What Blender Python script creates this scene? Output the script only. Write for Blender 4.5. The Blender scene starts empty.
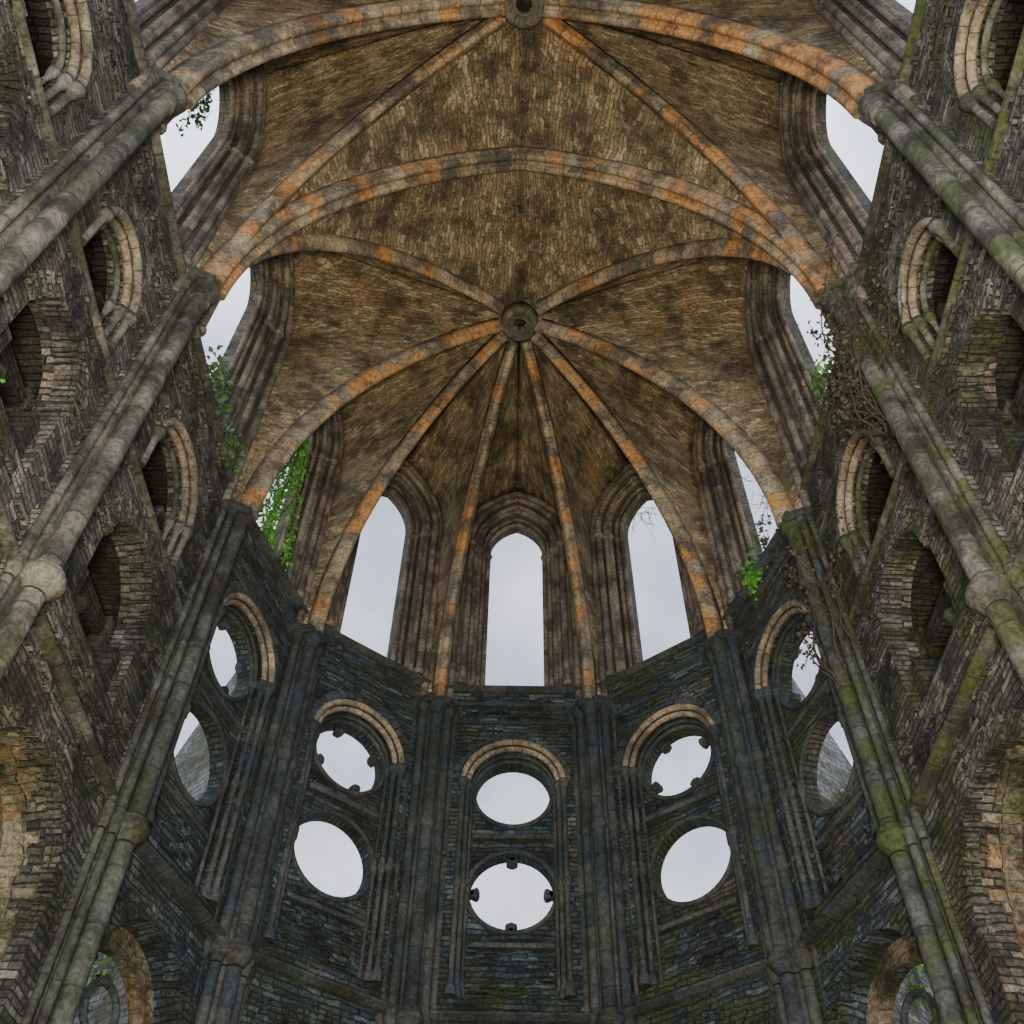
import bpy, math, random
from mathutils import Vector, Matrix
from mathutils.geometry import tessellate_polygon
random.seed(7)
E=1.6
HC,HV,HF=15.25,21.8,22.0
HB=14.45                    # capital level of the apse piers
R=5.25; CY=11.0; SH=0.30
pi=math.pi
# ------------------------------------------------------------------ materials
def newmat(name):
    m=bpy.data.materials.new(name); m.use_nodes=True
    nt=m.node_tree; nt.nodes.clear()
    return m,nt
def N(nt,t,**kw):
    n=nt.nodes.new(t)
    for k,v in kw.items(): setattr(n,k,v)
    return n
def L(nt,a,b): nt.links.new(a,b)
def rgb(h): return (h[0],h[1],h[2],1)
def mix(nt,fac,a,b,mode='MIX'):
    n=nt.nodes.new('ShaderNodeMix'); n.data_type='RGBA'; n.blend_type=mode
    for s,v in ((n.inputs[0],fac),(n.inputs[6],a),(n.inputs[7],b)):
        if isinstance(v,(int,float,tuple)): s.default_value=v
        else: L(nt,v,s)
    return n.outputs[2]
def noise(nt,vec,scale,detail=4,rough=.6):
    n=N(nt,'ShaderNodeTexNoise'); n.inputs['Scale'].default_value=scale
    n.inputs['Detail'].default_value=detail; n.inputs['Roughness'].default_value=rough
    L(nt,vec,n.inputs['Vector']); return n
def mrange(nt,v,a,b,c=0.,d=1.):
    n=N(nt,'ShaderNodeMapRange'); n.interpolation_type='SMOOTHSTEP'
    for i,x in zip((1,2,3,4),(a,b,c,d)): n.inputs[i].default_value=x
    L(nt,v,n.inputs[0]); return n.outputs[0]
def math_(nt,op,a,b=None):
    n=N(nt,'ShaderNodeMath',operation=op)
    for s,v in ((n.inputs[0],a),(n.inputs[1],b)):
        if v is None: continue
        if isinstance(v,(int,float)): s.default_value=v
        else: L(nt,v,s)
    return n.outputs[0]
def masonry(name,cols,mortar,bw,rh,ms,green=.5,patch=(.5,.32,.15),patchamt=.25,blue=False,bump=.6,dark=.6,dist=.05,rough=.9,prange=(.52,.70),mortamt=.85,warm=0):
    m,nt=newmat(name)
    uv=N(nt,'ShaderNodeTexCoord').outputs['UV']; geo=N(nt,'ShaderNodeNewGeometry'); P=geo.outputs['Position']
    d=noise(nt,P,2.0,2)
    sub=N(nt,'ShaderNodeVectorMath',operation='SUBTRACT'); L(nt,d.outputs['Color'],sub.inputs[0]); sub.inputs[1].default_value=(.5,.5,.5)
    sc=N(nt,'ShaderNodeVectorMath',operation='SCALE'); L(nt,sub.outputs[0],sc.inputs[0]); sc.inputs['Scale'].default_value=dist*2
    ad=N(nt,'ShaderNodeVectorMath',operation='ADD'); L(nt,uv,ad.inputs[0]); L(nt,sc.outputs[0],ad.inputs[1])
    mu=N(nt,'ShaderNodeVectorMath',operation='MULTIPLY'); L(nt,ad.outputs[0],mu.inputs[0]); mu.inputs[1].default_value=(1/bw,1/rh,0)
    s=N(nt,'ShaderNodeSeparateXYZ'); L(nt,mu.outputs[0],s.inputs[0])
    row=math_(nt,'FLOOR',s.outputs['Y']); fy_=math_(nt,'FRACT',s.outputs['Y'])
    rw=N(nt,'ShaderNodeTexWhiteNoise',noise_dimensions='1D'); L(nt,row,rw.inputs['W'])
    cx=N(nt,'ShaderNodeCombineXYZ'); L(nt,math_(nt,'ADD',s.outputs['X'],math_(nt,'MULTIPLY',rw.outputs['Value'],37.)),cx.inputs[0]); L(nt,math_(nt,'MULTIPLY',row,5.0),cx.inputs[1])
    jn=N(nt,'ShaderNodeTexNoise',noise_dimensions='2D'); jn.inputs['Scale'].default_value=.8; jn.inputs['Detail'].default_value=0; L(nt,cx.outputs[0],jn.inputs['Vector'])
    xx=N(nt,'ShaderNodeSeparateXYZ'); L(nt,cx.outputs[0],xx.inputs[0])
    xj=math_(nt,'ADD',xx.outputs['X'],math_(nt,'MULTIPLY',jn.outputs['Fac'],1.6))
    fx=math_(nt,'FRACT',xj); cellx=math_(nt,'FLOOR',xj)
    cc=N(nt,'ShaderNodeCombineXYZ'); L(nt,cellx,cc.inputs[0]); L(nt,row,cc.inputs[1])
    wn=N(nt,'ShaderNodeTexWhiteNoise',noise_dimensions='2D'); L(nt,cc.outputs[0],wn.inputs['Vector'])
    ex=math_(nt,'MULTIPLY',math_(nt,'SUBTRACT',.5,math_(nt,'ABSOLUTE',math_(nt,'SUBTRACT',fx,.5))),bw)
    ey=math_(nt,'MULTIPLY',math_(nt,'SUBTRACT',.5,math_(nt,'ABSOLUTE',math_(nt,'SUBTRACT',fy_,.5))),rh)
    en=noise(nt,P,9,2)
    ed=math_(nt,'ADD',math_(nt,'MINIMUM',ex,ey),math_(nt,'MULTIPLY',math_(nt,'SUBTRACT',en.outputs['Fac'],.5),ms*3.6))
    mort=mrange(nt,ed,ms*.4,ms*1.5,1.,0.)
    rp=N(nt,'ShaderNodeValToRGB'); L(nt,wn.outputs['Value'],rp.inputs[0]); el=rp.color_ramp.elements
    while len(el)<len(cols): el.new(.5)
    for i,c in enumerate(cols): el[i].position=i/(len(cols)-1); el[i].color=rgb(c)
    col=rp.outputs[0]
    sep=N(nt,'ShaderNodeSeparateXYZ'); L(nt,P,sep.inputs[0])
    if blue:  # bluish glow of the lower apse mixed into the stone colour by position
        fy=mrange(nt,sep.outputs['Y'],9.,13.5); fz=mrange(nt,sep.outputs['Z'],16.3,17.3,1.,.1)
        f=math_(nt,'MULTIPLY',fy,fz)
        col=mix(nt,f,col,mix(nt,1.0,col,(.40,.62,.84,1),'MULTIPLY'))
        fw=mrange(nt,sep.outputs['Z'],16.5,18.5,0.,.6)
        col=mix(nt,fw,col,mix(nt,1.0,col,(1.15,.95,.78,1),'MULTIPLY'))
    big=noise(nt,P,.9,4,.65)
    col=mix(nt,mrange(nt,big.outputs['Fac'],prange[0],prange[1],0,patchamt),col,rgb(patch))
    b2=noise(nt,P,1.3,5,.7)
    col=mix(nt,mrange(nt,b2.outputs['Fac'],.36,.60,dark,0.),col,(.012,.012,.012,1))
    if green:
        gr=noise(nt,P,1.0,5,.7)
        gx=mrange(nt,sep.outputs['X'],-5.,5.,green*.7,green*1.4)
        gf=math_(nt,'MULTIPLY',mrange(nt,gr.outputs['Fac'],.45,.60,0,1),gx)
        col=mix(nt,gf,col,(.048,.064,.02,1))
    fine=noise(nt,P,20,4,.75)
    col=mix(nt,.8,col,mix(nt,mrange(nt,fine.outputs['Fac'],.3,.7),(.35,.35,.35,1),(1.6,1.6,1.6,1)),'MULTIPLY')
    col=mix(nt,math_(nt,'MULTIPLY',mort,mortamt),col,rgb(mortar))
    bs=N(nt,'ShaderNodeBsdfPrincipled'); L(nt,col,bs.inputs['Base Color']); bs.inputs['Roughness'].default_value=rough
    bs.inputs['Specular IOR Level'].default_value=.2
    h=math_(nt,'MULTIPLY',mort,-1.0)
    h=math_(nt,'ADD',h,math_(nt,'MULTIPLY',fine.outputs['Fac'],.9))
    h=math_(nt,'ADD',h,math_(nt,'MULTIPLY',wn.outputs['Value'],.8))
    bp=N(nt,'ShaderNodeBump'); bp.inputs['Strength'].default_value=bump; bp.inputs['Distance'].default_value=.06
    L(nt,h,bp.inputs['Height']); L(nt,bp.outputs[0],bs.inputs['Normal'])
    o=N(nt,'ShaderNodeOutputMaterial'); L(nt,bs.outputs[0],o.inputs[0]); return m
def blocks(name,cols,blen,bump=.4,dark=.5,green=0.,patch=None,patchamt=.6,psc=.8,joint=.75,ytint=False):
    m,nt=newmat(name)
    uv=N(nt,'ShaderNodeTexCoord').outputs['UV']; geo=N(nt,'ShaderNodeNewGeometry'); P=geo.outputs['Position']
    s=N(nt,'ShaderNodeSeparateXYZ'); L(nt,uv,s.inputs[0])
    v=math_(nt,'DIVIDE',s.outputs['Y'],blen); fl=math_(nt,'FLOOR',v); fr=math_(nt,'FRACT',v)
    wn=N(nt,'ShaderNodeTexWhiteNoise',noise_dimensions='1D'); L(nt,fl,wn.inputs['W'])
    rp=N(nt,'ShaderNodeValToRGB'); rp.color_ramp.interpolation='CONSTANT'
    L(nt,wn.outputs['Value'],rp.inputs[0])
    el=rp.color_ramp.elements
    while len(el)<len(cols): el.new(.5)
    for i,c in enumerate(cols): el[i].position=i/len(cols); el[i].color=rgb(c)
    col=rp.outputs[0]
    if patch:
        pn=noise(nt,P,psc,4,.6); wc=N(nt,'ShaderNodeSeparateXYZ'); L(nt,wn.outputs['Color'],wc.inputs[0])
        q=math_(nt,'ADD',pn.outputs['Fac'],math_(nt,'MULTIPLY',math_(nt,'SUBTRACT',wc.outputs['Y'],.5),.28))
        col=mix(nt,mrange(nt,q,.47,.62,0,patchamt),col,rgb(patch))
    sx=N(nt,'ShaderNodeSeparateXYZ'); L(nt,P,sx.inputs[0])
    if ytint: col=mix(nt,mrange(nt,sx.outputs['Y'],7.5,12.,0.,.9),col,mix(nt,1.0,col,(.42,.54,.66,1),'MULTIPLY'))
    j=math_(nt,'ABSOLUTE',math_(nt,'SUBTRACT',fr,.5)); jm=mrange(nt,j,.465,.49)
    b2=noise(nt,P,1.6,5,.7); col=mix(nt,mrange(nt,b2.outputs['Fac'],.36,.62,dark,0.),col,(.02,.018,.016,1))
    if green:
        g_=noise(nt,P,1.3,4,.7)
        gx=mrange(nt,sx.outputs['X'],-5.,5.,green*.6,green*1.5)
        col=mix(nt,math_(nt,'MULTIPLY',mrange(nt,g_.outputs['Fac'],.45,.59,0,1),gx),col,(.048,.064,.02,1))
    fine=noise(nt,P,16,4,.75)
    col=mix(nt,.75,col,mix(nt,mrange(nt,fine.outputs['Fac'],.3,.7),(.35,.35,.35,1),(1.55,1.55,1.55,1)),'MULTIPLY')
    col=mix(nt,math_(nt,'MULTIPLY',jm,joint),col,(.02,.018,.015,1))
    bs=N(nt,'ShaderNodeBsdfPrincipled'); L(nt,col,bs.inputs['Base Color']); bs.inputs['Roughness'].default_value=.85
    bs.inputs['Specular IOR Level'].default_value=.25
    h=math_(nt,'ADD',math_(nt,'MULTIPLY',jm,-1.),math_(nt,'MULTIPLY',b2.outputs['Fac'],1.2)); h=math_(nt,'ADD',h,fine.outputs['Fac'])
    bp=N(nt,'ShaderNodeBump'); bp.inputs['Strength'].default_value=bump; bp.inputs['Distance'].default_value=.05
    L(nt,h,bp.inputs['Height']); L(nt,bp.outputs[0],bs.inputs['Normal'])
    o=N(nt,'ShaderNodeOutputMaterial'); L(nt,bs.outputs[0],o.inputs[0]); return m
def simple(name,c,rough=.8,c2=None,sc=6):
    m,nt=newmat(name); P=N(nt,'ShaderNodeNewGeometry').outputs['Position']
    n=noise(nt,P,sc,4); col=mix(nt,mrange(nt,n.outputs['Fac'],.35,.65),rgb(c),rgb(c2 or c))
    bs=N(nt,'ShaderNodeBsdfPrincipled'); L(nt,col,bs.inputs['Base Color']); bs.inputs['Roughness'].default_value=rough
    o=N(nt,'ShaderNodeOutputMaterial'); L(nt,bs.outputs[0],o.inputs[0]); return m
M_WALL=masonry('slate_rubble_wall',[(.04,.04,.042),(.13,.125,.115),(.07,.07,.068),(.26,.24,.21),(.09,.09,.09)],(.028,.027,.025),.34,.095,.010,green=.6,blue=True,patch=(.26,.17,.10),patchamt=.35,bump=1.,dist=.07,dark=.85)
M_SHADE=masonry('shaded_inner_masonry',[(.02,.02,.02),(.045,.043,.04),(.03,.03,.028),(.065,.06,.055)],(.015,.015,.014),.34,.10,.010,green=.4,patchamt=.1,bump=.9,dist=.07,dark=.8)  # dark stone colour carries the shade behind openings, so they look unlit
M_OUT=masonry('outer_buttress_masonry',[(.14,.15,.15),(.26,.26,.25),(.20,.21,.21)],(.10,.10,.10),.36,.12,.010,green=.8,bump=.8,dist=.07)
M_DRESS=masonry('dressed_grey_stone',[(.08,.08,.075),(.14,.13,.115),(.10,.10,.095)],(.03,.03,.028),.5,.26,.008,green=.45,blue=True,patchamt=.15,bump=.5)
M_WEB=masonry('vault_web_masonry',[(.16,.125,.078),(.30,.235,.145),(.21,.165,.10),(.46,.385,.25),(.24,.175,.10)],(.16,.125,.075),.21,.105,.008,green=0,patch=(.30,.165,.075),patchamt=.5,bump=.85,dark=.72,dist=.16,mortamt=.6)
M_RIB=blocks('vault_rib_voussoirs',[(.32,.26,.17),(.26,.215,.15),(.35,.275,.17),(.23,.195,.145),(.30,.25,.175)],.42,patch=(.43,.20,.06),patchamt=.8,dark=.75,joint=.6)
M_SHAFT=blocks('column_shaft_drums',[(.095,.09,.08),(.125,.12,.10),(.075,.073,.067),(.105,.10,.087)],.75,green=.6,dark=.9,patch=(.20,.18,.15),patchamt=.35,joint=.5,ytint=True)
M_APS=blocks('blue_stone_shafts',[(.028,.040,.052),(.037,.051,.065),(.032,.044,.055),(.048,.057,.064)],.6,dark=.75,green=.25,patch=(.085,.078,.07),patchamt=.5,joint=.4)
M_WIN=blocks('window_jamb_stone',[(.15,.13,.11),(.20,.17,.135),(.125,.11,.095),(.165,.14,.115)],.5,dark=.75,patch=(.26,.20,.14),patchamt=.4,joint=.5)
M_BUFF=blocks('buff_arch_stone',[(.26,.22,.165),(.31,.255,.185),(.24,.21,.165),(.28,.23,.165)],.33,dark=.7,patch=(.32,.21,.12),patchamt=.3)
M_PLAS=masonry('weathered_plaster',[(.15,.135,.105),(.27,.245,.19),(.18,.16,.12)],(.10,.09,.07),.5,.16,.008,green=.6,patch=(.30,.13,.045),patchamt=.5,bump=.8,dark=.95,prange=(.50,.6),dist=.15,mortamt=.5)
M_LEAF=simple('ivy_leaf',(.03,.13,.015),.6,(.10,.30,.03),9)
M_LEAFD=simple('ivy_leaf_dark',(.02,.06,.012),.6,(.04,.11,.02),9)
M_LEAFB=simple('withered_leaf',(.035,.028,.016),.8,(.06,.055,.025),9)
M_TREE=simple('tree_leaf',(.07,.16,.03),.6,(.16,.30,.06),2)
M_TWIG=simple('twig_bark',(.03,.022,.015),.9,(.06,.045,.03),20)
M_GRASS=simple('gravel_and_grass',(.20,.19,.15),.95,(.08,.12,.04),1.2)
# ------------------------------------------------------------------ mesh builder
class MB:
    def __init__(s,name,mats): s.name=name;s.v=[];s.f=[];s.uv=[];s.m=[];s.sm=[];s.mats=mats
    def face(s,pts,uvs,mat=0,smooth=False):
        b=len(s.v); s.v.extend([tuple(p) for p in pts]); s.f.append(tuple(range(b,b+len(pts)))); s.uv.append(uvs); s.m.append(mat); s.sm.append(smooth)
    def grid(s,rows,uvrows,mat=0,smooth=True,closed=False):
        b=len(s.v); n=len(rows[0])
        for r in rows: s.v.extend([tuple(p) for p in r])
        for i in range(len(rows)-1):
            for j in range(n-1 if not closed else n):
                k=(j+1)%n
                s.f.append((b+i*n+j,b+i*n+k,b+(i+1)*n+k,b+(i+1)*n+j))
                kk=j+1
                s.uv.append([uvrows[i][j],uvrows[i][kk],uvrows[i+1][kk],uvrows[i+1][j]]); s.m.append(mat); s.sm.append(smooth)
    def cap(s,ring,mat=0): s.face(ring,[(0.,0.)]*len(ring),mat)
    def done(s,parent=None):
        me=bpy.data.meshes.new(s.name); me.from_pydata(s.v,[],s.f)
        for m in s.mats: me.materials.append(m)
        ul=me.uv_layers.new(name='UVMap')
        flat=[]
        for u in s.uv:
            for a in u: flat.extend((a[0],a[1]))
        ul.data.foreach_set('uv',flat)
        me.polygons.foreach_set('material_index',s.m); me.polygons.foreach_set('use_smooth',s.sm)
        me.update(); o=bpy.data.objects.new(s.name,me); bpy.context.scene.collection.objects.link(o)
        if parent: o.parent=parent
        return o
class Frame:
    def __init__(s,A,B,flip=None):
        s.A=Vector(A); s.B=Vector(B); s.L=(s.B-s.A).length; s.e=(s.B-s.A)/s.L
        n=Vector((s.e.y,-s.e.x)); mid=(s.A+s.B)/2
        c=Vector((0,min(mid.y,CY)))
        if n.dot(mid-c)<0: n=-n
        s.n=n
    def P(s,u,n,z):
        p=s.A+s.e*u+s.n*n; return Vector((p.x,p.y,z+E))
def prism(mb,fr,outer,holes,n0,n1,mat=0,uo=0.):
    loops=[outer]+holes
    flat=[p for l in loops for p in l]
    tr=tessellate_polygon([[Vector((p[0],p[1],0)) for p in l] for l in loops])
    for n in (n0,n1):
        for t in tr:
            ps=[flat[i] for i in t]
            mb.face([fr.P(p[0],n,p[1]) for p in ps],[(p[0]+uo,p[1]) for p in ps],mat)
    for l in loops:
        per=0
        for i in range(len(l)):
            a=l[i]; b=l[(i+1)%len(l)]; d=math.hypot(b[0]-a[0],b[1]-a[1])
            vert=abs(b[0]-a[0])<1e-6
            if vert: uvs=[(n0,a[1]),(n0,b[1]),(n1,b[1]),(n1,a[1])]
            else: uvs=[(n0,per),(n0,per+d),(n1,per+d),(n1,per)]
            mb.face([fr.P(a[0],n0,a[1]),fr.P(b[0],n0,b[1]),fr.P(b[0],n1,b[1]),fr.P(a[0],n1,a[1])],uvs,mat)
            per+=d
def rect(u0,u1,z0,z1): return [(u0,z0),(u1,z0),(u1,z1),(u0,z1)]
def arcside(hw,rise,n=10):
    rho=(hw*hw+rise*rise)/(2*hw); pm=math.acos(max(-1,min(1,(rho-hw)/rho)))
    return [(hw-rho*(1-math.cos(pm*i/n)), rho*math.sin(pm*i/n)) for i in range(n+1)]
def archtop(c,hw,zs,rise,n=10):
    a=arcside(hw,rise,n)
    return [(c+x,zs+z) for x,z in a]+[(c-x,zs+z) for x,z in reversed(a[:-1])]
def arch(c,hw,zb,zs,rise,n=10): return [(c-hw,zb),(c+hw,zb)]+archtop(c,hw,zs,rise,n)
def circ(c,z,r,n=32): return [(c+r*math.cos(2*pi*i/n),z+r*math.sin(2*pi*i/n)) for i in range(n)]
def sweep(mb,pts,b,prof,mat=0,closed=False,smooth=True,v0=0.):
    rows=[];uv=[];n=len(pts);d=v0
    per=[0.]
    for i in range(len(prof)):
        a=prof[i];c=prof[(i+1)%len(prof)]; per.append(per[-1]+math.hypot(c[0]-a[0],c[1]-a[1]))
    idx=list(range(n))+([0] if closed else [])
    for q,i in enumerate(idx):
        if closed: t=pts[(i+1)%n]-pts[(i-1)%n]
        else: t=pts[min(i+1,n-1)]-pts[max(i-1,0)]
        t=t.normalized(); s=b.cross(t).normalized()
        if q>0: d+=(pts[i]-pts[idx[q-1]]).length
        rows.append([pts[i]+b*a+s*c for a,c in prof]); uv.append([(x,d) for x in per])
    mb.grid(rows,uv,mat,smooth,closed=True)
    if not closed: mb.cap(rows[0],mat); mb.cap(rows[-1],mat)
def circprof(r,n=10,o=(0,0)): return [(o[0]+r*math.cos(2*pi*i/n),o[1]+r*math.sin(2*pi*i/n)) for i in range(n)]
def lathe(mb,c,prof,n=16,mat=0,vo=0.):
    rows=[];uv=[]
    for i,(r,z) in enumerate(prof):
        rows.append([Vector((c[0]+r*math.cos(2*pi*k/n),c[1]+r*math.sin(2*pi*k/n),z+E)) for k in range(n)])
        uv.append([(k*2*pi/n*.2,z+vo) for k in range(n+1)])
    mb.grid(rows,uv,mat,True,closed=True); mb.cap(rows[0],mat); mb.cap(rows[-1],mat)
def path(fr,pts,n): return [fr.P(p[0],n,p[1]) for p in pts]
def tube(mb,fr,pts,n,r,mat=0,closed=False,seg=10):
    b=Vector((fr.n.x,fr.n.y,0)); sweep(mb,path(fr,pts,n),b,circprof(r,seg),mat,closed,v0=random.uniform(0,30))
def box(mb,fr,u0,u1,n0,n1,z0,z1,mat=0): prism(mb,fr,rect(u0,u1,z0,z1),[],n0,n1,mat)
def voussoirs(mb,fr,c,zs,r0,r1,n0,n1,mat,count=17,a0=0,a1=pi):
    for i in range(count):
        t0=a0+(a1-a0)*i/count+.008; t1=a0+(a1-a0)*(i+1)/count-.008
        rr=r1+random.uniform(-.05,.06); nn=n0+random.uniform(-.025,.02); r0_=r0+random.uniform(-.015,.015)
        pts=[(c+r0_*math.cos(t0),zs+r0_*math.sin(t0)),(c+rr*math.cos(t0),zs+rr*math.sin(t0)),(c+rr*math.cos(t1),zs+rr*math.sin(t1)),(c+r0_*math.cos(t1),zs+r0_*math.sin(t1))]
        prism(mb,fr,pts,[],nn,n1,mat,uo=random.uniform(0,9))
# ------------------------------------------------------------------ plan
def rot(a): return (R*math.sin(a),CY+R*math.cos(a))
YT,YI,Y0=7.2,4.26,1.32
g=math.radians
P4=rot(g(18));P3=(4.10,14.12);P2=(5.08,11.12);PT=(R,YT);PI_=(R,YI);P0=(R,Y0)
def mx(p): return (-p[0],p[1])
K1=Vector((0,10.9));K2=Vector((0,YI))
WM=[M_WALL,M_DRESS,M_WIN,M_BUFF,M_APS,M_PLAS,M_SHAFT,M_OUT,M_SHADE]
WALL,DRESS,WIN,BUFF,APS,PLAS,SHF,OUT,SHADE=range(9)
def cusps(mb,fr,c,z,r,n0,n1,angs):
    for a in angs:
        for (rr,sz) in ((r-.02,.06),(r-.10,.085)):
            prism(mb,fr,circ(c+rr*math.cos(a),z+rr*math.sin(a),sz,12),[],n0+.05,n1-.05,APS)
        t=a+pi/2
        for s in (-1,1):
            cx=c+(r-.12)*math.cos(a)+s*.055*math.cos(t); cz=z+(r-.12)*math.sin(a)+s*.055*math.sin(t)
            prism(mb,fr,circ(cx,cz,.05,10),[],n0+.06,n1-.06,APS)
def rubble(mb,fr,u0,u1,z0,z1,avoid,cnt,n=0.,mat=0):
    for _ in range(cnt):
        w=random.uniform(.12,.40);h=random.uniform(.05,.13);u=random.uniform(u0,u1-w);z=random.uniform(z0,z1-h)
        if avoid(u+w/2,z+h/2): continue
        d=random.uniform(.012,.07)
        j=lambda:random.uniform(-.014,.014)
        prism(mb,fr,[(u+j(),z+j()),(u+w+j(),z+j()),(u+w+j(),z+h+j()),(u+j(),z+h+j())],[],n-d,n+.02,mat,uo=random.uniform(0,9))
def upper_storey(mb,fr,hws,side):
    Lb=fr.L;c=Lb/2
    a,b_,w=hws
    ex=0 if side else .2
    z0,z1=15.0,23.2
    prism(mb,fr,rect(0,Lb,z0,z1),[arch(c,a,15.2,20.1,1.6)],0,.2,DRESS)
    prism(mb,fr,rect(-ex*.6,Lb+ex*.6,z0,z1),[arch(c,b_,15.25,20.15,1.3)],.2,.42,DRESS)
    prism(mb,fr,rect(-ex,Lb+ex,z0,z1),[arch(c,w,15.3,20.2,1.0)],.42,.66,DRESS)
    for hw,rise,zs,n,r in ((a+.03,1.62,20.1,-.03,.075),(a-.09,1.5,20.1,.12,.06),(b_+.02,1.32,20.15,.17,.07),(b_-.09,1.2,20.15,.33,.05),(w+.03,1.02,20.2,.40,.055)):
        pts=[(c+hw,15.25)]+[(c+hw,17.+k) for k in (0,1.5)]+archtop(c,hw,zs,rise)+[(c-hw,18.5),(c-hw,17.),(c-hw,15.25)]
        tube(mb,fr,pts,n,r,WIN)
        for s in (-1,1):
            for zc in (15.3,19.9):
                p=fr.P(c+s*hw,n,0); lathe(mb,(p.x,p.y),[(r,zc-.08),(r*1.6,zc-.02),(r*1.6,zc+.03),(r,zc+.08)],10,WIN)
    hf=Lb/2-.30
    pts=[(c+hf,HB),(c+hf,17.5)]+archtop(c,hf,20.0,HF-20.0-.08)+[(c-hf,17.5),(c-hf,HB)]
    tube(mb,fr,pts,-.05,.08,WIN)
    for i in range(4): box(mb,fr,c-a,c+a,.0+.12*i,.66,15.05+.07*i,15.14+.07*i,DRESS)
def apse_bay(mb,fr,cus_low,cus_up,oblique=False):
    Lb=fr.L;c=Lb/2
    upper_storey(mb,fr,(1.06,.88,.65),False)
    hw=.98
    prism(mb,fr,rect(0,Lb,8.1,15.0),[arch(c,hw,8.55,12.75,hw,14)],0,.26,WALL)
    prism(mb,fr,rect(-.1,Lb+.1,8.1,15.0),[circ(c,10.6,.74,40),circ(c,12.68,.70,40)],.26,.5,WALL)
    for z,r in ((10.6,.79),(12.68,.75)):
        tube(mb,fr,circ(c,z,r,40),.25,.045,APS,closed=True,seg=8)
    for hw2,n,r,mt in ((.95,-.02,.06,BUFF),(.855,.07,.055,BUFF),(.78,.2,.04,APS)):
        tube(mb,fr,archtop(c,hw2,12.75,hw2,16),n,r,mt)
        for s in (-1,1):
            p=fr.P(c+s*hw2,n,0)
            lathe(mb,(p.x,p.y),[(r*.85,8.6),(r*.85,12.5),(r*1.1,12.55),(r*1.7,12.7),(r*1.9,12.72),(r*1.9,12.78),(r,12.8)],10,APS)
            lathe(mb,(p.x,p.y),[(r*1.7,8.56),(r*1.7,8.7),(r*1.2,8.75),(r,8.82)],10,APS)
            lathe(mb,(p.x,p.y),[(r*.9,10.5),(r*1.4,10.56),(r*1.4,10.64),(r*.9,10.7)],10,APS)
    voussoirs(mb,fr,c,12.75,1.00,1.12,-.07,.05,APS,19)
    box(mb,fr,c-.72,c+.72,.14,.27,11.60,11.70,APS)
    box(mb,fr,c-.72,c+.72,.16,.27,9.5,9.58,APS)
    an=[0,pi/2,pi,3*pi/2]
    if cus_low: cusps(mb,fr,c,10.6,.74,.26,.5,an)
    if cus_up: cusps(mb,fr,c,12.68,.70,.26,.5,[x+.45 for x in an])
    prism(mb,fr,rect(0,Lb,-E,8.1),[arch(c,1.0,1.2,6.6,1.0,14)],0,.4,WALL)
    prism(mb,fr,rect(-.15,Lb+.15,-E,8.1),[arch(c,.80,1.8,6.45,.85,12)],.4,.6,PLAS)
    voussoirs(mb,fr,c,6.6,1.0,1.28,-.03,.2,WALL,31)
    tube(mb,fr,circ(c,6.6,.33,20),.5,.05,DRESS,closed=True,seg=8)
    box(mb,fr,c-.06,c+.06,.44,.56,1.8,6.28,DRESS)
    def av(u,z):
        if 8.0<z<14.0 and abs(u-c)<1.2: return True
        if z<8.0 and abs(u-c)<1.35: return True
        return False
    rubble(mb,fr,.3,Lb-.3,5,14.9,av,260)
    rubble(mb,fr,c-.85,c+.85,8.7,9.7,lambda u,z:False,30,.26)
    for z,d in ((14.15,.05),(14.6,.08)): box(mb,fr,.2,Lb-.2,-d,.02,z,z+.07,APS)
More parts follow.
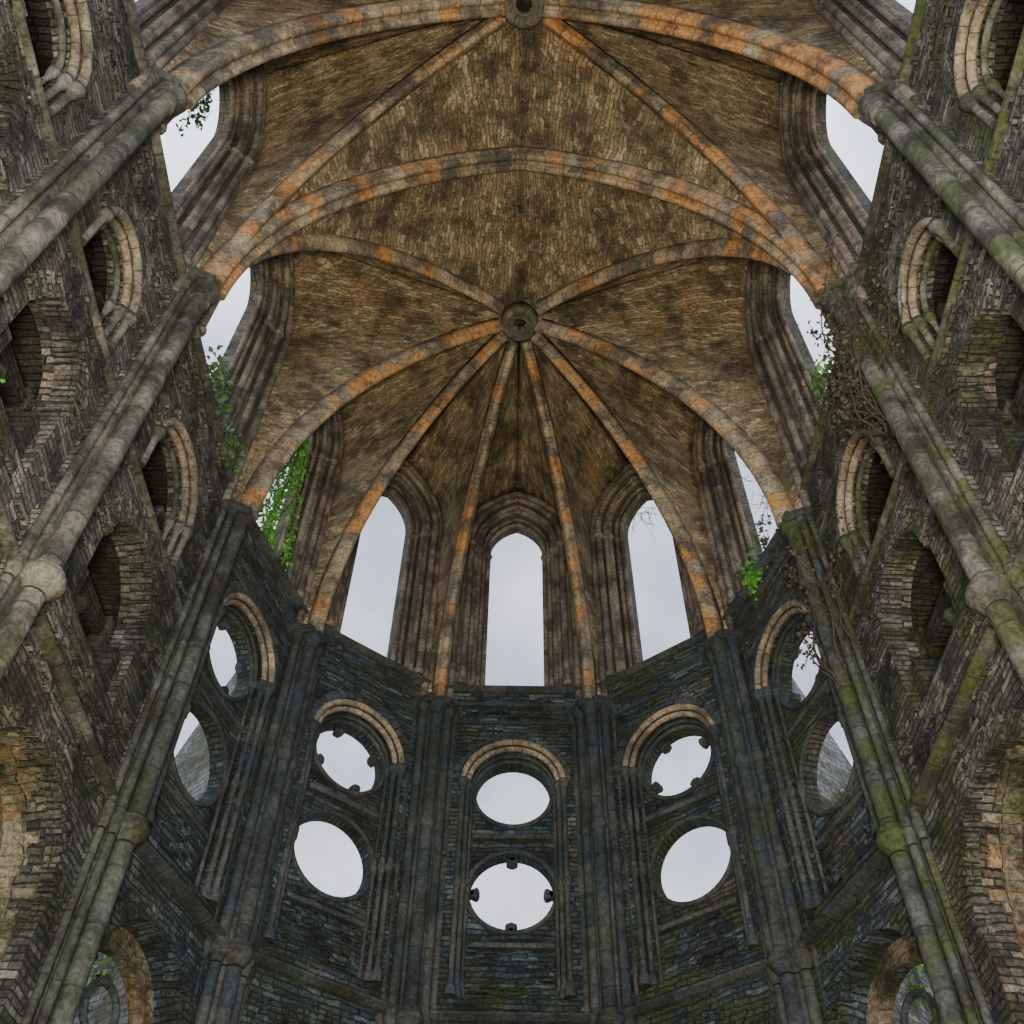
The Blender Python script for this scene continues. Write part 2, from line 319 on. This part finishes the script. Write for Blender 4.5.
def side_bay(mb,fr,hw_up,hw):
    Lb=fr.L;c=Lb/2
    upper_storey(mb,fr,hw_up,True)
    zs2=12.75
    prism(mb,fr,rect(0,Lb,8.2,15.0),[arch(c,hw,9.15,10.35,hw,14),arch(c,hw,11.9,zs2,hw,14)],0,.4,WALL)
    prism(mb,fr,rect(0,Lb,8.2,15.0),[arch(c+.1,hw*.6,9.3,10.3,hw*.6),arch(c,hw*.6,11.95,12.9,hw*.6)],1.1,1.35,SHADE)
    box(mb,fr,0,Lb,.4,1.1,8.6,9.1,SHADE); box(mb,fr,0,Lb,.4,1.1,11.45,11.75,SHADE); box(mb,fr,0,Lb,.4,1.1,14.2,14.5,SHADE)
    for d,n,r,mt in ((.0,-.02,.065,BUFF),(-.10,.08,.06,BUFF),(-.2,.19,.045,SHF)):
        tube(mb,fr,archtop(c,hw+d,zs2,hw+d,16),n,r,mt)
        for s in (-1,1):
            p=fr.P(c+s*(hw+d),n,0)
            lathe(mb,(p.x,p.y),[(r*.8,11.9),(r*.8,12.5),(r*1.6,12.7),(r*1.8,12.78),(r,12.8)],10,SHF)
    voussoirs(mb,fr,c,zs2,hw+.07,hw+.24,-.05,.05,WALL,21)
    voussoirs(mb,fr,c,10.35,hw-.03,hw+.27,-.05,.25,WALL,33)
    for k in range(3): box(mb,fr,c-hw,c-hw+.25+.08*k,.1+.25*k,.4+.2*k,9.1,9.9-.2*k,SHADE)
    box(mb,fr,c+hw-.22,c+hw,.15,.6,9.1,10.0,SHADE)
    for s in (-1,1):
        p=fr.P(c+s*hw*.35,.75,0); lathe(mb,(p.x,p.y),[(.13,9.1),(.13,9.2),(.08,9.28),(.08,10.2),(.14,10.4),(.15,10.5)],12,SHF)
    box(mb,fr,c-hw,c+hw,.6,.9,10.5,10.75,SHADE)
    hl=min(1.25,Lb/2-.5)
    prism(mb,fr,rect(0,Lb,-E,8.2),[arch(c,hl,1.2,7.6-hl,hl,16)],0,.6,WALL)
    def uarch(h,zb): return [(c+h,zb)]+[(c+h,2+.5*i) for i in range(8)]+archtop(c,h,7.6-hl,h,16)+[(c-h,5.5-.5*i) for i in range(8)]+[(c-h,zb)]
    o_=uarch(hl,1.2); i_=uarch(hl-.05,1.2)
    for k in range(len(o_)-1):
        prism(mb,fr,[o_[k],o_[k+1],i_[k+1],i_[k]],[],.22+random.uniform(-.12,.22),.6,PLAS,uo=k*.3)
    prism(mb,fr,rect(0,Lb,-E,8.2),[arch(c+.1,hl*.55,1.8,6.1,hl*.6,12)],.6,.95,PLAS)
    voussoirs(mb,fr,c,7.6-hl,hl-.02,hl+.25,-.04,.12,WALL,37)
    def av(u,z):
        if abs(u-c)<hw+.3 and (9.0<z<11.4 or 11.8<z<14.0): return True
        if z<8.0 and abs(u-c)<hl+.3: return True
        return False
    rubble(mb,fr,.3,Lb-.3,4,14.9,av,620)
    rubble(mb,fr,.3,Lb-.3,15.2,20.,lambda u,z:abs(u-c)<hw_up[0]+.2,60,mat=DRESS)
def strings(mb,fr,ext,zs,mat=SHF,k=1.):
    for z,d in zs:
        a=fr.P(-ext,0,z);b=fr.P(fr.L+ext,0,z)
        o=Vector((-fr.n.x,-fr.n.y,0))*1.0; up=Vector((0,0,1))
        pr=[(-.05,-.07*k),(d*.5,-.06*k),(d,-.01),(d,.03),(d*.6,.07*k),(-.05,.08*k)]
        n=8;rows=[];uv=[]
        for i in range(n+1):
            p=a.lerp(b,i/n); rows.append([p+o*x+up*y for x,y in pr]); uv.append([(q*.08,i/n*fr.L+.3*z) for q in range(len(pr)+1)])
        mb.grid(rows,uv,mat,False,closed=True); mb.cap(rows[0],mat); mb.cap(rows[-1],mat)
for side,sg in (('left',-1),('right',1)):
    f=(lambda p:mx(p)) if sg<0 else (lambda p:p)
    mb=MB('wall_'+side,WM)
    for A,B,up,hw in ((f(P0),f(PI_),(1.0,.84,.68),.72),(f(PI_),f(PT),(1.0,.84,.68),.72),(f(PT),f(P2),(1.2,.98,.78),.92)):
        fr=Frame(A,B); side_bay(mb,fr,up,hw); strings(mb,fr,0,[(8.3,.15),(15.05,.11),(11.68,.09)],SHF,.8)
    mb.done()
mb=MB('wall_apse',WM)
for A,B,cl,cu in ((mx(P2),mx(P3),0,1),(mx(P3),mx(P4),0,1),(mx(P4),P4,1,0),(P4,P3,0,1),(P3,P2,0,1)):
    fr=Frame(A,B); apse_bay(mb,fr,cl,cu); strings(mb,fr,.02,[(8.2,.2),(15.05,.16)],APS)
mb.done()
# ------------------------------------------------------------------ piers
def pier(p,d,nm,name='clustered_pier'):
    apse=nm in '43'; hc=HB if nm in '432' else HC; zr=8.05 if nm in '432' else 8.25
    d=Vector(d).normalized(); e=Vector((-d.y,d.x)); p=Vector(p)
    mb=MB(name,WM); S=APS if apse else SHF
    cw=.42 if apse else .30
    A=p-e*cw; fr=Frame(A,p+e*cw); fr.n=-d
    top=23.2
    prism(mb,fr,rect(0,2*cw,-E,HC),[],-.08,.9,APS if apse else WALL)
    prism(mb,fr,rect(.12,2*cw-.12,hc,top),[],.0,.66,DRESS)
    prism(mb,fr,rect(cw-.17,cw+.17,-E,hc),[],-.2,-.08,S)
    if apse: sh=[(0,SH,.12),(-.25,.2,.085),(.25,.2,.085),(-.42,.08,.07),(.42,.08,.07),(-.13,.24,.045),(.13,.24,.045)]
    elif nm=='2': sh=[(0,SH,.12),(-.2,.18,.06),(.2,.18,.06),(-.33,.08,.05),(.33,.08,.05)]
    else: sh=[(0,SH,.135),(-.25,.12,.06),(.25,.12,.06)]
    for u,n,r in sh:
        q=p+e*u+d*n; vo=random.uniform(0,9)
        lathe(mb,q,[(r*1.5,-E),(r*1.5,-E+.3),(r,-E+.4)]+[(r,z) for z in (2,5,zr-.25)],14,S,vo)
        k=1.0 if r>.1 else .85
        lathe(mb,q,[(r,zr-.22),(r*1.2,zr-.18),(r*1.75*k,zr-.09),(r*1.95*k,zr-.03),(r*1.95*k,zr+.03),(r*1.5*k,zr+.06),(r*1.7*k,zr+.1),(r*1.2,zr+.16),(r,zr+.22)]+[(r,z) for z in (10,12,13.5,hc-.45)],14,S,vo)
        lathe(mb,q,[(r,hc-.46),(r*1.3,hc-.44),(r*1.05,hc-.38),(r*1.2,hc-.25),(r*1.65,hc-.1),(r*1.75,hc-.08),(r*1.75,hc),(r*1.4,hc+.04)],14,S)
        if apse: lathe(mb,q,[(r,11.5),(r*1.3,11.56),(r*1.3,11.64),(r,11.7)],12,S)
    w2=cw+.06
    pts=[p+e*x+d*y for x,y in ((-w2,-.05),(-w2,.18),(-.2,.48),(.2,.48),(w2,.18),(w2,-.05))]
    lo=[Vector((q.x,q.y,hc-.02+E)) for q in pts]; hi=[Vector((q.x,q.y,hc+.08+E)) for q in pts]
    c0=p+d*.2
    lo2=[Vector(((q.x-c0.x)*.88+c0.x,(q.y-c0.y)*.88+c0.y,hc-.09+E)) for q in pts]
    mb.grid([lo2,lo,hi],[[(k*.3,z) for k in range(7)] for z in (0,.1,.2)],S,False,closed=True); mb.cap(lo2,S);mb.cap(hi,S)
    bt=[(0.9,-E),(4.2,-E),(4.2,9.),(3.4,10.5),(2.2,12.6),(.9,14.4)]
    if abs(p.x)>1.9:
        w=.45
        L0=[Vector((*(p-d*n+e*w),z+E)) for n,z in bt]; R0=[Vector((*(p-d*n-e*w),z+E)) for n,z in bt]
        mb.face(L0,[(n,z) for n,z in bt],OUT); mb.face(R0,[(n,z) for n,z in bt],OUT)
        for i in range(len(bt)):
            j=(i+1)%len(bt); mb.face([L0[i],L0[j],R0[j],R0[i]],[(0,bt[i][1]),(0,bt[j][1]),(.9,bt[j][1]),(.9,bt[i][1])],OUT)
    mb.done()
piers={};hcs={}
for sg in (1,-1):
    for nm,p in (('4',P4),('3',P3),('2',P2),('T',PT),('I',PI_),('0',P0)):
        q=(sg*p[0],p[1])
        if nm in '43': d=Vector((0,CY))-Vector(q)
        else: d=Vector((-sg,0))
        d.normalize(); piers[(nm,sg)]=Vector(q)+d*SH; hcs[(nm,sg)]=HB if nm in '432' else HC; pier(q,d,nm)
# ------------------------------------------------------------------ vault
def ribcurve(A,K,z0,z1,n=28):
    d=(K-A).length; u=(K-A)/d; rise=z1-z0
    a=arcside(d,rise,n); return [Vector((A.x+u.x*(d-x),A.y+u.y*(d-x),z0+z+E)) for x,z in a]
def ribprof(w,dp,rolls):
    pr=[(-w,-.12),(-w,dp*.35),(-w*.8,dp*.5)]
    for (x,r) in rolls:
        for k in range(9):
            a=pi+pi*k/8; pr.append((x+r*math.cos(a),dp-r*math.sin(a)-r))
    pr+=[(w*.8,dp*.5),(w,dp*.35),(w,-.12)]
    return pr
PR_D=ribprof(.135,.26,[(0,.08)])
PR_T=ribprof(.22,.30,[(-.11,.075),(.11,.075)])
ribs=MB('vault_ribs',[M_RIB])
def rib(key,K,prof,stop=.35,z1=HV):
    A=piers[key]; c=ribcurve(A,K,hcs[key],z1-.05,36)
    d=(K-A).normalized()
    if stop>0: c=[p for p in c if (Vector((p.x,p.y))-K).length>stop]
    b=Vector((0,0,1)).cross(Vector((d.x,d.y,0)))
    sweep(ribs,c,b,prof,0,v0=random.uniform(0,50))
for sg in (1,-1):
    for nm in ('4','3','2','T'): rib((nm,sg),K1,PR_D)
    for nm in ('T','0'): rib((nm,sg),K2,PR_D)
    rib(('I',sg),K2,PR_T)
    rib(('T',sg),Vector((0,YT)),PR_T,stop=0); rib(('0',sg),Vector((0,Y0)),PR_T,stop=0)
ribs.done()
web=MB('ceiling_vault',[M_WEB])
def halfcell(key,K,fz,hwf,fs,form0,formdir):
    A=piers[key]; hc=hcs[key]
    n=36;Mj=12
    rc=ribcurve(A,K,hc,HV,n)
    rise=fz-fs; rho=(hwf*hwf+rise*rise)/(2*hwf)
    rows=[];uv=[];v=0
    for k in range(n+1):
        h=(rc[k].z-E-hc)/(HV-hc); z=hc+(fz-hc)*h
        if z<=fs: s=0
        else: zz=z-fs; s=rho-math.sqrt(max(0,rho*rho-zz*zz))
        s=min(s,hwf)
        if k==n: s=hwf
        F=Vector((form0.x+formdir.x*s,form0.y+formdir.y*s,z+E)); Rp=rc[k]
        if k: v+=(rc[k]-rc[k-1]).length
        w=(F-Rp).length; row=[];ur=[]
        for j in range(Mj+1):
            t=j/Mj; p=Rp.lerp(F,t); p.z+=.14*math.sin(pi*t)*h*min(1,w/3); row.append(p); ur.append((t*w,v))
        rows.append(row);uv.append(ur)
    web.grid(rows,uv,0,True)
def cell(a,b,K,fr=None):
    if fr is not None:
        c=fr.L/2; hf=fr.L/2-.28
        for key,s in ((a,-1),(b,1)):
            f0=fr.P(c+s*hf,-.02,0)
            halfcell(key,K,HF,hf,20.0,Vector((f0.x,f0.y)),-fr.e*s)
    else:
        for key in (a,b):
            ft=piers[key]; d=Vector((-1 if ft.x>0 else 1,0)); halfcell(key,K,HV,abs(ft.x),hcs[key],ft.copy(),d)
for sg in (1,-1):
    f=(lambda p:mx(p)) if sg<0 else (lambda p:p)
    for a,b,PA,PB,K in (('4','3',P4,P3,K1),('3','2',P3,P2,K1),('2','T',P2,PT,K1),('T','I',PT,PI_,K2),('I','0',PI_,P0,K2)):
        fr=Frame(f(PA),f(PB)); cell((a,sg),(b,sg),K,fr)
cell(('4',-1),('4',1),K1,Frame(mx(P4),P4))
cell(('T',-1),('T',1),K1); cell(('T',-1),('T',1),K2); cell(('0',-1),('0',1),K2)
o=web.done()
sd=o.modifiers.new('thickness','SOLIDIFY'); sd.thickness=.02
for K in (K1,K2):
    mb=MB('keystone_boss',[M_RIB,M_DRESS,M_SHADE]); z=HV
    lathe(mb,K,[(.15,z-.30),(.17,z-.36),(.20,z-.34),(.23,z-.26),(.27,z-.34),(.33,z-.40),(.40,z-.36),(.43,z-.26),(.43,z+.05),(.15,z+.05)],28,1)
    mb.f=mb.f[:-2];mb.uv=mb.uv[:-2];mb.m=mb.m[:-2];mb.sm=mb.sm[:-2]
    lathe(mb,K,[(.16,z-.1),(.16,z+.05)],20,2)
    mb.done()
# ------------------------------------------------------------------ floor, plants
mb=MB('floor',[M_GRASS]); S=60
mb.face([(-S,-S,0),(S,-S,0),(S,S,0),(-S,S,0)],[(0,0),(1,0),(1,1),(0,1)]); mb.done()
def plant(name,pts,size,mat,twigs=()):
    mb=MB(name,[mat,M_TWIG])
    for p in pts:
        p=Vector(p); a=Vector((random.gauss(0,1),random.gauss(0,1),random.gauss(0,1))).normalized()
        b=a.cross(Vector((random.gauss(0,1),random.gauss(0,1),random.gauss(0,1)))).normalized(); c=a.cross(b)*.3
        s=size*random.uniform(.6,1.3)
        mb.face([p-a*s*.5,p+b*s*.45+c*s*.3-a*s*.1,p+a*s*.7,p-b*s*.45+c*s*.3-a*s*.1],[(0,0)]*4,0)
    for tw in twigs:
        r=tw[0];ps=tw[1]
        for i in range(len(ps)-1):
            a,b=ps[i],ps[i+1]
            if (b-a).length<1e-4: continue
            t=(b-a).normalized(); x=t.orthogonal().normalized(); y=t.cross(x)
            r0=r*(1-i/len(ps)*.8); r1=r*(1-(i+1)/len(ps)*.8)
            ra=[a+(x*math.cos(q)+y*math.sin(q))*r0 for q in (0,1.57,3.14,4.71)]; rb=[b+(x*math.cos(q)+y*math.sin(q))*r1 for q in (0,1.57,3.14,4.71)]
            mb.grid([ra,rb],[[(0,0)]*5]*2,1,True,closed=True)
    return mb.done()
def clump(c,r,n): return [(c[0]+random.gauss(0,r[0]),c[1]+random.gauss(0,r[1]),c[2]+E+random.gauss(0,r[2])) for _ in range(n)]
def walk(p,d,step,n,wob,lim=None):
    p=Vector((p[0],p[1],p[2]+E)); d=Vector(d).normalized(); out=[p.copy()]
    for _ in range(n):
        d=(d+Vector((random.gauss(0,wob),random.gauss(0,wob),random.gauss(0,wob)))).normalized(); p=p+d*step
        if lim: p=lim(p)
        out.append(p.copy())
    return out
lim=lambda p: Vector((min(max(p.x,-4.95),-4.5),min(max(p.y,11.9),12.95),p.z))
tw=[(.02,walk((-4.7,12.3+random.random()*.5,19.2),(0,0,-1),.2,20,.10,lim)) for _ in range(10)]
pts=[q+Vector((random.gauss(0,.06),random.gauss(0,.09),random.gauss(0,.08))) for t in tw for q in t[1] for _ in range(10)]
plant('hanging_ivy',pts,.085,M_LEAF,tw)
plant('leafy_shrub',clump((4.52,12.75,14.95),(.13,.12,.16),320),.09,M_LEAF)
plant('leafy_shrub',clump((5.2,8.95,15.7),(.10,.15,.25),220),.09,M_LEAF)
plant('leafy_shrub',clump((4.62,12.3,15.5),(.10,.2,.15),120),.08,M_LEAFD)
fern=[(.015,walk((-5.72,5.2+random.random()*.2,20.2),(0,random.uniform(.0,.7),-1),.15,8,.15)) for _ in range(6)]
plant('leafy_shrub',[q+Vector((random.gauss(0,.05),random.gauss(0,.08),random.gauss(0,.08))) for t in fern for q in t[1] for _ in range(6)],.10,M_LEAFD,fern)
plant('leafy_shrub',clump((-5.1,8.9,15.3),(.15,.3,.25),200),.10,M_LEAFD)
plant('leafy_shrub',clump((-5.1,10.4,15.3),(.1,.3,.25),160),.10,M_LEAFD)
plant('leafy_shrub',clump((-5.4,5.0,9.2),(.08,.25,.06),90),.06,M_LEAF)
# ivy on the outer buttress flanks
for sg in (1,-1):
    pts=[]
    for _ in range(1500):
        k=random.uniform(1.0,3.4); z=random.uniform(2,12.5-k*.8)
        pts.append((sg*(4.10+.79*k+.61*.49+random.gauss(0,.04)),14.12+.61*k-.79*.49+random.gauss(0,.04),z+E))
    pts=[q for q in pts if math.sin(q[2]*1.3)+math.sin(q[0]*3.1*sg)>-.3]
    plant('buttress_ivy',pts,.13,M_TREE)
def limr(a,b): return lambda p: Vector((min(max(p.x,a),b),p.y,p.z))
tw=[(.02,walk((4.9+random.gauss(0,.1),11.0+random.gauss(0,.25),10.5+random.random()*2),(0,random.gauss(0,.15),1),.22,random.randint(8,16),.22,limr(4.55,5.1))) for _ in range(22)]
tw+=[(.02,walk((4.95,7.5+random.gauss(0,.2),11.6+random.random()*2),(0,random.gauss(.1,.15),1),.2,random.randint(8,15),.25,limr(4.75,5.2))) for _ in range(46)]
pts=[q+Vector((random.gauss(0,.1),random.gauss(0,.12),random.gauss(0,.1))) for t in tw for q in t[1][4:] for _ in range(4)]
plant('dry_creeper',pts,.07,M_LEAFB,tw)
fr=Frame(P4,P3)
tw=[(.008,walk(tuple(fr.P(fr.L/2+random.uniform(-.5,.6),.66,20.9-E)),(random.gauss(0,.5),random.gauss(0,.3),-1),.14,random.randint(4,9),.35)) for _ in range(22)]
fr=Frame(P3,P2)
tw+=[(.008,walk(tuple(fr.P(fr.L/2+random.uniform(-.5,.5),.6,random.uniform(17,20.5)-E)),(random.gauss(0,.6),random.gauss(0,.6),-.5),.14,random.randint(4,9),.35)) for _ in range(36)]
plant('bare_twigs',[],.05,M_LEAFD,tw)
for tx,ty,th in ((-8.8,19.4,9.0),(8.8,19.4,9.0),(-12.5,12.6,8.5),(12.5,12.6,8.5)):
    tw=[(.22,[Vector((tx,ty,0)),Vector((tx+.1,ty,3)),Vector((tx,ty+.1,6)),Vector((tx,ty,th))])]
    pts=[]
    for _ in range(26):
        z0=random.uniform(3,th); w_=walk((tx,ty,z0-E),(random.gauss(0,1),random.gauss(0,1),.6),.35,6,.25); tw.append((.06,w_))
        for q in w_[2:]: pts+=[q+Vector((random.gauss(0,.3),random.gauss(0,.3),random.gauss(0,.3))) for _ in range(26)]
    plant('leafy_tree',pts,.22,M_TREE,tw)
# ------------------------------------------------------------------ world, light, camera
w=bpy.data.worlds.new('overcast_sky'); bpy.context.scene.world=w; w.use_nodes=True; nt=w.node_tree; nt.nodes.clear()
tc=N(nt,'ShaderNodeTexCoord'); G=tc.outputs['Generated']
n1=noise(nt,G,5,5,.55); col=mix(nt,mrange(nt,n1.outputs['Fac'],.3,.7),(.44,.49,.64,1),(.82,.85,.95,1))
sp=N(nt,'ShaderNodeSeparateXYZ'); L(nt,G,sp.inputs[0])
st=mrange(nt,sp.outputs['Y'],-.6,.3,4.0,1.75)
st=math_(nt,'MULTIPLY',st,mrange(nt,sp.outputs['Z'],.80,.94,1.,2.0))
bg=N(nt,'ShaderNodeBackground'); L(nt,col,bg.inputs[0]); L(nt,st,bg.inputs[1])
o=N(nt,'ShaderNodeOutputWorld'); L(nt,bg.outputs[0],o.inputs[0])
def area(loc,tgt,size,power,color):
    l=bpy.data.lights.new('fill_light','AREA'); l.size=size; l.energy=power; l.color=color
    ob=bpy.data.objects.new('fill_light',l); bpy.context.scene.collection.objects.link(ob)
    ob.location=loc; ob.rotation_euler=(Vector(tgt)-Vector(loc)).to_track_quat('-Z','Y').to_euler()
area((0,-1,.6),(0,7.0,23),2,4700,(1,.87,.66))  # added warm fill behind the camera to brighten the vault, not an existing lamp
cam=bpy.data.cameras.new('camera'); cam.sensor_width=36; cam.lens=36*1049/1024; cam.shift_x=-5/1024; cam.clip_start=.05
co=bpy.data.objects.new('camera',cam); bpy.context.scene.collection.objects.link(co)
co.matrix_world=Matrix.Translation((0,0,E))@Matrix.Rotation(g(143),4,'X')@Matrix.Rotation(g(.8),4,'Z')
bpy.context.scene.camera=co
